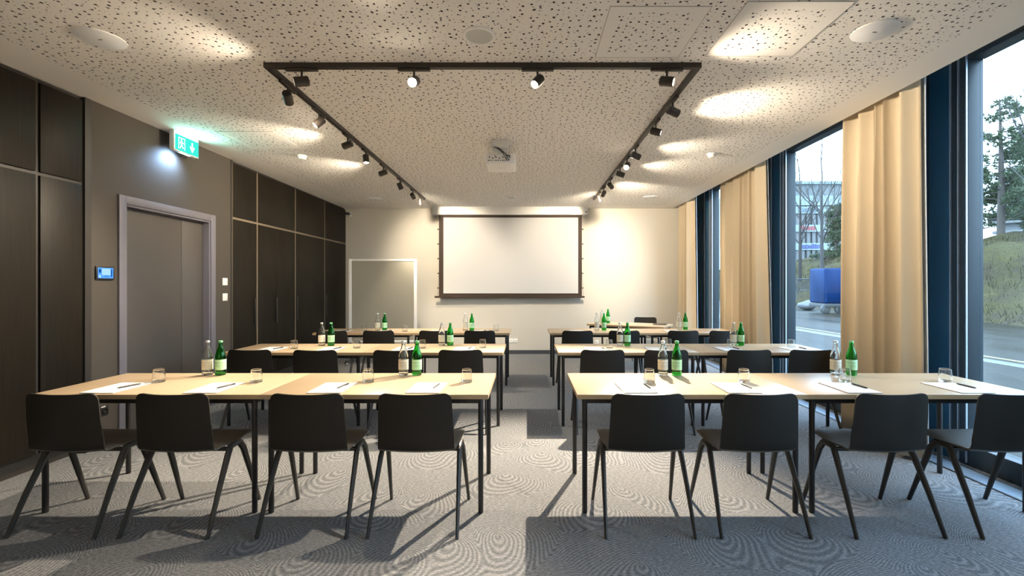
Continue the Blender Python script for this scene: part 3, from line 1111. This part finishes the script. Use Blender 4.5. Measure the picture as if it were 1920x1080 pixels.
sg([(.040, .018), (.048, .018), (.048, .138), (.040, .138)])
sg([(.048, .130), (.130, .130), (.130, .138), (.048, .138)])
sg([(.122, .018), (.130, .018), (.130, .130), (.122, .130)])
sg([(.080 + .011 * math.cos(a * PI / 5), .112 + .011 * math.sin(a * PI / 5)) for a in range(10)])
sg([(.070, .098), (.090, .100), (.092, .066), (.072, .062)])
sg([(.090, .100), (.112, .086), (.110, .078), (.090, .088)])
sg([(.070, .098), (.054, .078), (.060, .074), (.074, .086)])
sg([(.078, .066), (.092, .066), (.104, .040), (.114, .040), (.114, .032), (.096, .032)])
sg([(.072, .064), (.084, .064), (.070, .028), (.056, .022), (.054, .030), (.064, .036)])
sg([(.222, .130), (.240, .130), (.240, .070), (.222, .070)])
sg([(.195, .082), (.231, .022), (.267, .082), (.252, .088), (.231, .054), (.210, .088)])
s_.build('exit_symbol', M['exit_white'], ex, smooth=0)
MB().box(-.040, -.008, .10, EL - .10, -EH - .002, -EH + .002).build('downlight_window', M['exit_white'], ex, smooth=0)
l = bpy.data.lights.new('sign_downlight', 'SPOT')
l.energy = 22; l.color = (.36, .60, 1.0); l.spot_size = math.radians(150); l.spot_blend = .9; l.shadow_soft_size = .02
lo = bpy.data.objects.new('sign_downlight', l); COL.objects.link(lo); lo.parent = ex
lo.location = (-.035, .13, -EH - .02)
lo.rotation_mode = 'QUATERNION'; lo.rotation_quaternion = Vector((-.75, -.1, -.6)).to_track_quat('-Z', 'Y')
l = bpy.data.lights.new('sign_glow', 'AREA')
l.shape = 'RECTANGLE'; l.size = .30; l.size_y = .14; l.energy = 4.0; l.color = (.35, 1.0, .85)
lo = bpy.data.objects.new('sign_glow', l); COL.objects.link(lo); lo.parent = ex
lo.location = (.012, EL / 2, -EH / 2 - .01)
lo.rotation_mode = 'QUATERNION'; lo.rotation_quaternion = Vector((1, 0, .25)).to_track_quat('-Z', 'Y')

# ================================================================== things on the left wall
tp = thing('touch_panel', 'small black touch panel with a lit blue screen beside the door frame', 'control panel', (XL, 3.905, 1.465))
MB().box(0, .016, 0, .172, 0, .116, .004).build('casing', M['black'], tp)
MB().box(.016, .0172, .014, .158, .012, .104).build('display', M['lcd'], tp, smooth=0)
q = MB()
q.box(.0172, .0178, .05, .13, .04, .096); q.box(.0172, .0178, .02, .04, .018, .04)
q.build('light_fields', M['lcd_light'], tp, smooth=0)
q = MB()
q.box(.0172, .0180, .136, .146, .025, .092); q.box(.0172, .0180, .022, .040, .06, .09); q.box(.0172, .0180, .075, .110, .028, .032)
q.build('dark_fields', M['lcd_dark'], tp, smooth=0)


def switch(label, y, z):
    t = thing('light_switch', label, 'light switch', (XL, y, z), 0, 'light switches beside the cupboards')
    MB().box(0, .009, -.043, .043, -.045, .045, .003).build('cover_plate', M['white'], t)
    MB().box(.009, .014, -.030, .030, -.032, .032, .003).build('rocker', M['white'], t)


switch('upper of the two white switches beside the narrow cupboard', 5.59, 1.46)
switch('lower of the two white switches beside the narrow cupboard', 5.59, 1.27)
ws = thing('wall_socket', 'black power socket low on the taupe wall beside the door', 'socket', (XL, 3.985, .315))
MB().box(0, .010, -.042, .042, -.042, .042, .003).build('cover_plate', M['black'], ws)
MB().lathe([(0, 0), (.020, 0), (.020, .010), (.024, .010), (.024, -.001), (0, -.001)], 24).build('socket_well', M['steel_black'], ws)
ws.children[-1].rotation_euler = (0, PI / 2, 0)
ws.children[-1].location = (.0105, 0, 0)
MB().box(.010, .012, -.030, .010, .030, .038).build('marking_strip', M['white'], ws, smooth=0)

# ================================================================== screen wall
sc = thing('projection_screen', 'white pull-down projection screen with black border on the cream wall', 'projection screen', (-.35, YB - .14, 0))
P = (YB - .14) / FPX


def sx(px): return (px - 987) * P + .35
def sz(py): return EYE + (535 - py) * P


MB().box(sx(812), sx(1101), -.09, .14, sz(403.5), ZC, .004).build('roller_housing', M['white'], sc)
MB().box(sx(823), sx(1091), -.002, .002, sz(556), sz(403.5)).build('border_cloth', M['screenblack'], sc, smooth=0)
MB().box(sx(831.5), sx(1084), -.004, -.002, sz(550), sz(408)).build('white_surface', M['screenfab'], sc, smooth=0)
MB().box(sx(815), sx(1096), -.016, .016, sz(558.5), sz(555), .002).build('weight_bar', M['screenblack'], sc)
for xa, xb in ((823, 820.5), (1091, 1093.5)):
    m_ = MB()
    m_.tube([(sx(xa), 0, sz(404)), (sx(xa) + (.018 if xa < 900 else -.018), 0, sz(480)), (sx(xb), 0, sz(556))], .0022, 6)
    for k in range(5):
        yy = 430 + k * 27.5
        m_.box(min(sx(xa), sx(xb)) - .006, max(sx(xa), sx(xb)) + .006, -.003, .003, sz(yy + 1), sz(yy - 1))
    m_.build('tension_cord', M['screenblack'], sc, smooth=0)
MB().box(sx(1096), sx(1100), -.092, -.089, sz(399.5), sz(398)).build('housing_badge', M['black'], sc, smooth=0)

pb = thing('pinboard', 'tall beige felt pinboard with white frame standing before the cream wall', 'pinboard', (-2.60, 8.22, 0), math.radians(4))
hw = .605
f = MB()
f.box(-hw, -hw + .052, -.014, .014, .38, 1.89, .003); f.box(hw - .052, hw, -.014, .014, .38, 1.89, .003)
f.box(-hw + .052, hw - .052, -.014, .014, 1.855, 1.89, .003); f.box(-hw + .052, hw - .052, -.014, .014, .38, .415, .003)
f.build('board_frame', M['white'], pb)
MB().box(-hw + .05, hw - .05, -.008, .008, .41, 1.86).build('felt_panel', M['pin'], pb, smooth=0)
for sx_ in (-1, 1):
    lg = MB().box(sx_ * (hw - .03) - .016, sx_ * (hw - .03) + .016, -.012, .012, .07, .40).build('leg', M['galv'], pb, smooth=0)
    ft = MB().box(sx_ * (hw - .03) - .018, sx_ * (hw - .03) + .018, -.26, .26, .062, .088, .004).build('foot_bar', M['galv'], pb)
    for sy_ in (-1, 1):
        MB().sphere((sx_ * (hw - .03), sy_ * .235, .032), .032, 2).build('castor', M['chrome'], ft)


def socket(label, x, z):
    t = thing('wall_socket', label, 'socket', (x, YB, z), 0, 'white sockets on the screen wall')
    MB().box(-.042, .042, -.010, 0, -.042, .042, .003).build('cover_plate', M['white'], t)
    o = MB().lathe([(.021, 0), (.021, .002), (.016, .002), (.016, 0)], 24, closed=True).build('socket_ring', M['disc'], t)
    o.rotation_euler = (PI / 2, 0, 0); o.location = (0, -.010, 0)
    o = MB().box(-.010, .010, -.0125, -.010, -.004, .004).build('contact_slot', M['black'], t, smooth=0)


socket('white socket on the cream wall beside the aisle, clear of the table legs', -.225, .275)
socket('white socket on the cream wall, middle one of three in line', -.315, .275)
socket('white socket on the cream wall, behind the table legs at the aisle', -.405, .275)
socket('white socket low on the cream wall below the window-side edge of the screen', 1.45, .245)

wc = thing('wall_camera', 'tiny dark wall camera on a bracket in the corner above the pinboard', 'camera', (-3.62, YB, 2.88))
MB().box(-.02, .02, -.012, 0, -.05, .03, .003).build('bracket', M['white'], wc)
MB().cyl((0, -.01, 0), (-.03, -.09, .0), .010, n=12).build('arm', M['black'], wc)
MB().box(-.075, .005, -.14, -.08, -.028, .022, .006).build('camera_body', M['black'], wc)

# ================================================================== outside
ZG = -0.12
struct(MB().box(3.62, 60, -40, 140, ZG - .2, ZG).build('ground', M['asphalt'], smooth=0))
# grass bank along the far side of the yard
mb = MB()
rows = []
NXB, NYB = 26, 90
rb = random.Random(5)
for i in range(NXB + 1):
    u = i / NXB
    row = []
    for j in range(NYB + 1):
        vv = j / NYB
        y = -10 + vv * 130
        x = 19.0 + u * 22 + .7 * math.sin(y * .21) + .4 * math.sin(y * .63 + 1)
        sft = min(1, u / .34)
        h = (3.9 - .012 * max(0, y - 22)) * (sft * sft * (3 - 2 * sft)) + u * .8
        h += (.22 * math.sin(x * 1.7 + y * .8) + .18 * math.sin(y * 1.9 - x) + rb.uniform(-.10, .10)) * min(1, u * 5)
        row.append(mb.bm.verts.new((x, y, ZG - .05 + h)))
    rows.append(row)
for i in range(NXB):
    for j in range(NYB):
        mb.bm.faces.new((rows[i][j], rows[i + 1][j], rows[i + 1][j + 1], rows[i][j + 1]))
struct(mb.build('hillside', M['bank'], smooth=60))
# dry grass tufts and shrubs on the bank
tf = MB()
for k in range(14000):
    y = rb.uniform(10, 60)
    u = rb.uniform(.01, .45)
    x = 19.0 + u * 22 + .7 * math.sin(y * .21) + .4 * math.sin(y * .63 + 1)
    sft = min(1, u / .34)
    z = (3.9 - .012 * max(0, y - 22)) * (sft * sft * (3 - 2 * sft)) + u * .8 + ZG - .1
    hgt = rb.uniform(.08, .30)
    a = rb.uniform(0, PI)
    wv = Vector((math.cos(a), math.sin(a), 0)) * rb.uniform(.008, .025)
    tip = Vector((x + rb.uniform(-.15, .15), y + rb.uniform(-.15, .15), z + hgt + .1))
    tf.poly([Vector((x, y, z)) - wv, Vector((x, y, z)) + wv, tip])
o = tf.build('dry_grass', M['bank'], smooth=0, recalc=False)
tag(o, 'dry winter grass growing over the bank beyond the windows', 'grass', kind='stuff')
# painted lines on the yard
struct(MB().box(9.2, 9.6, 2, 60, ZG, ZG + .004).build('road_marking_white', M['line_white'], smooth=0))
struct(MB().box(9.85, 10.0, 2, 60, ZG, ZG + .004).build('road_marking_yellow', M['line_yellow'], smooth=0))


def branch(mb, p, d, L, r, depth, rnd, spread=.55):
    pts, rad = [p], [r]
    q, dd = Vector(p), Vector(d).normalized()
    seg = 5
    for k in range(seg):
        dd = (dd + Vector((rnd.uniform(-.14, .14), rnd.uniform(-.14, .14), rnd.uniform(-.02, .10)))).normalized()
        q = q + dd * (L / seg)
        pts.append(q.copy()); rad.append(r * (1 - .62 * (k + 1) / seg))
    mb.tube(pts, rad, 5)
    if depth <= 0:
        return
    for k in range(rnd.choice((3, 4, 4, 5))):
        i = rnd.randint(2, seg)
        a = rnd.uniform(0, 2 * PI)
        side = Vector((math.cos(a), math.sin(a), .0)) * spread * 1.4 + Vector((0, 0, .75))
        branch(mb, pts[i], dd * .6 + side, L * rnd.uniform(.45, .68), rad[i] * .62, depth - 1, rnd, spread)


def bare_tree(label, x, y, z, hgt, seed):
    rnd = random.Random(seed)
    t = thing('bare_tree', label, 'tree', (x, y, z), 0, 'leafless trees beyond the windows')
    tr = MB()
    top = Vector((rnd.uniform(-.3, .3), rnd.uniform(-.3, .3), hgt * .5))
    tr.tube([(0, 0, -.3), (top.x * .3, top.y * .3, hgt * .17), (top.x * .7, top.y * .7, hgt * .34), top], [hgt * .011, hgt * .009, hgt * .007, hgt * .0045], 8)
    tr.build('trunk', M['bark'], t)
    br = MB()
    for k in range(10):
        q = rnd.uniform(.35, 1)
        a = rnd.uniform(0, 2 * PI)
        branch(br, top * q, Vector((math.cos(a) * .7, math.sin(a) * .7, 1)), hgt * .30, hgt * .0032, 2, rnd, .5)
    branch(br, top, (0, 0, 1), hgt * .45, hgt * .004, 2, rnd, .5)
    br.build('branches', M['bark'], t)


def at(px, Y): return (px - 987) * Y / FPX


bare_tree('tall leafless tree in front of the office block, standing nearer the sand curtain', at(1541, 34), 34, 1.6, 13.5, 4)
bare_tree('leafless tree before the office block, next to the dark window posts', at(1500, 38), 38, 2.0, 13.0, 9)
bare_tree('leafless sapling on the bank, reaching over the pine', at(1962, 21), 21, 2.0, 11.5, 12)


def pine(label, x, y, z, hgt, seed, R=2.6):
    rnd = random.Random(seed)
    t = thing('pine_tree', label, 'tree', (x, y, z), 0, 'green pines on the bank')
    MB().tube([(0, 0, -.3), (.05, 0, hgt * .5), (0, 0.05, hgt)], [.20, .13, .03], 9).build('trunk', M['bark_pine'], t)
    lim, fo = MB(), MB()
    for k in range(46):
        q = rnd.uniform(.16, .98)
        a = rnd.uniform(0, 2 * PI)
        L = R * (1.08 - q) * rnd.uniform(.7, 1.15) + .25
        p0 = Vector((0, 0, hgt * q))
        p1 = p0 + Vector((math.cos(a) * L, math.sin(a) * L, rnd.uniform(-.1, .45) * L))
        lim.tube([p0, (p0 + p1) / 2 + Vector((0, 0, -.06 * L)), p1], [.03, .02, .008], 5)
        for c in range(int(12 + L * 14)):
            s = rnd.uniform(.25, 1.05)
            c0 = p0.lerp(p1, s) + Vector((rnd.gauss(0, .20), rnd.gauss(0, .20), rnd.gauss(.08, .12)))
            for e in range(9):
                dv = Vector((rnd.gauss(0, 1), rnd.gauss(0, 1), rnd.gauss(.35, .7))).normalized() * rnd.uniform(.16, .34)
                sd = dv.cross(Vector((rnd.random(), rnd.random(), rnd.random()))).normalized() * .03
                fo.poly([c0 - sd, c0 + sd, c0 + dv])
    lim.build('limbs', M['bark_pine'], t)
    fo.build('needles', M['needles'], t, smooth=0, recalc=False)


pine('bushy green pine on the bank seen through the widest window opening', at(1876, 25), 25, 3.3, 8.4, 21, 2.9)
pine('second green pine on the bank, cut by the edge of the photo', at(1932, 27), 27, 3.5, 7.0, 25, 2.6)
pine('low green pine in front of the office block beside the sand curtain', at(1568, 40), 40, 2.6, 6.0, 31, 1.7)

# office block far beyond the bank ------------------------------------------
ob = thing('office_building', 'distant office block with pale floor bands and rows of windows', 'building', (at(1490, 78), 78, 0), 0)
BW = 26.0
z = 1.0
FH = 4.55
MB().box(-12, BW, .6, 16, 0, 16.8).build('glazing', M['bld_window'], ob, smooth=0)
for k in range(4):
    z0 = 3.4 + k * 3.15 - 1.0
    MB().box(-12.2, BW + .2, .1, .9, z0 + 1.95, z0 + 3.15).build('floor_band', M['concrete_pale'], ob, smooth=0)
MB().box(-12.2, BW + .2, .1, .9, 15.2, 16.9).build('parapet', M['concrete_pale'], ob, smooth=0)
MB().box(2.2, BW, 3, 14, 16.8, 19.4).build('roof_storey', M['bld_roof'], ob, smooth=0)
MB().box(1.6, BW + .5, 2.4, 14.5, 19.4, 19.9).build('roof_slab', M['concrete_pale'], ob, smooth=0)
c = MB()
xx = -12
while xx < BW:
    c.box(xx, xx + .16, .35, .62, 0, 15.3)
    xx += .95
c.build('window_mullions', M['bld_dark'], ob, smooth=0)
def banner(x0, x1, z0, z1, m, seed):
    rr = random.Random(seed)
    q = MB()
    x = x0
    while x < x1:
        ww = rr.uniform(.18, .42)
        q.box(x, x + ww, .02, .09, z0 + rr.uniform(0, .12), z1 - rr.uniform(0, .25))
        x += ww + rr.uniform(.05, .12)
    q.build('banner_lettering', m, ob, smooth=0)
for k, (x0, x1, m_) in enumerate(((1.0, 4.6, 'ban_teal'), (1.0, 4.8, 'ban_blue'), (1.2, 3.4, 'ban_red'), (.8, 3.6, 'ban_grey'))):
    z0 = 3.4 + k * 3.15 - 1.0 + 2.05
    banner(x0, x1, z0 + .1, z0 + .95, M[m_], k)

# white villa on top of the bank ------------------------------------------
vl = thing('villa', 'white house with dark shutters showing between the pines on the bank', 'building', (at(1893, 34), 34, 4.0), math.radians(-46))
MB().box(-.6, 9, 0, 7, -.5, 2.6).build('wall', M['villa'], vl, smooth=0)
for k in range(3):
    MB().box(-.9, 9.2, -.5, .1, .55 + k * .75, .75 + k * .75).build('balcony_slab', M['villa'], vl, smooth=0)
MB().box(.1, 1.7, -.03, 0, -.3, .5).build('shutter', M['villa_dark'], vl, smooth=0)
MB().box(-1.2, 9.5, -.7, 7.4, 2.6, 2.85).build('roof', M['bld_roof'], vl, smooth=0)

# blue covered machine, stone and railing in the yard ---------------------------
bt = thing('covered_trailer', 'dark low trailer under a bright blue tarpaulin in the wet yard', 'trailer', (at(1546, 25), 25, ZG))
cv = bmesh.new()
tb = MB()
tb.box(-.40, .75, -.7, .7, .55, 2.45, .10, 3)
rr = random.Random(3)
for v_ in tb.bm.verts:
    v_.co += Vector((rr.uniform(-.03, .03), rr.uniform(-.03, .03), rr.uniform(-.03, .03)))
tb.build('tarpaulin', M['tarp'], bt, 60)
MB().box(-.42, .78, -.72, .72, .36, .55, .02).build('trailer_bed', M['bld_dark'], bt)
for sx_ in (-.35, .4):
    wv = MB()
    wv.lathe([(0, -.08), (.20, -.08), (.25, -.05), (.25, .05), (.20, .08), (0, .08)], 20)
    o = wv.build('wheel', M['bld_dark'], bt)
    o.rotation_euler = (PI / 2, 0, 0)
    o.location = (sx_, -.6, .25)
MB().tube([(.55, 0, .7), (.9, 0, .55), (1.1, 0, .40)], .03, 6).build('drawbar', M['galv'], bt)
MB().box(.30, .44, -.70, -.60, .0, .47).build('prop_stand', M['black'], bt, smooth=0)
st = MB().sphere((0, 0, .25), .42, 3, (1.15, .9, .72))
for v_ in st.bm.verts:
    v_.co += v_.co.normalized() * (.06 * math.sin(v_.co.x * 7) + .05 * math.sin(v_.co.y * 9 + 1) + .05 * math.sin(v_.co.z * 8))
o = st.build('boulder', M['stone_white'], smooth=60)
o.location = (at(1513, 28), 28, ZG + .05)
tag(o, 'whitish boulder lying in the wet yard beside the blue trailer', 'boulder')
rl = thing('railing', 'galvanised mesh railing along the foot of the bank behind the boulder', 'railing', (at(1490, 33), 33, .32))
q = MB()
for k in range(5):
    q.cyl((-2 + k * 1.1, 0, 0), (-2 + k * 1.1, 0, 1.55), .03, n=8)
q.cyl((-2, 0, 1.55), (2.4, 0, 1.55), .03, n=8); q.cyl((-2, 0, .7), (2.4, 0, .7), .03, n=8)
q.build('rail_frame', M['galv'], rl)
q = MB()
for k in range(34):
    q.cyl((-2 + k * .13, 0, .7), (-2 + min(k * .13 + .5, 4.4), 0, 1.55), .010, n=5)
    q.cyl((-2 + min(k * .13 + .5, 4.4), 0.02, .7), (-2 + k * .13, .02, 1.55), .010, n=5)
q.build('mesh', M['galv'], rl)
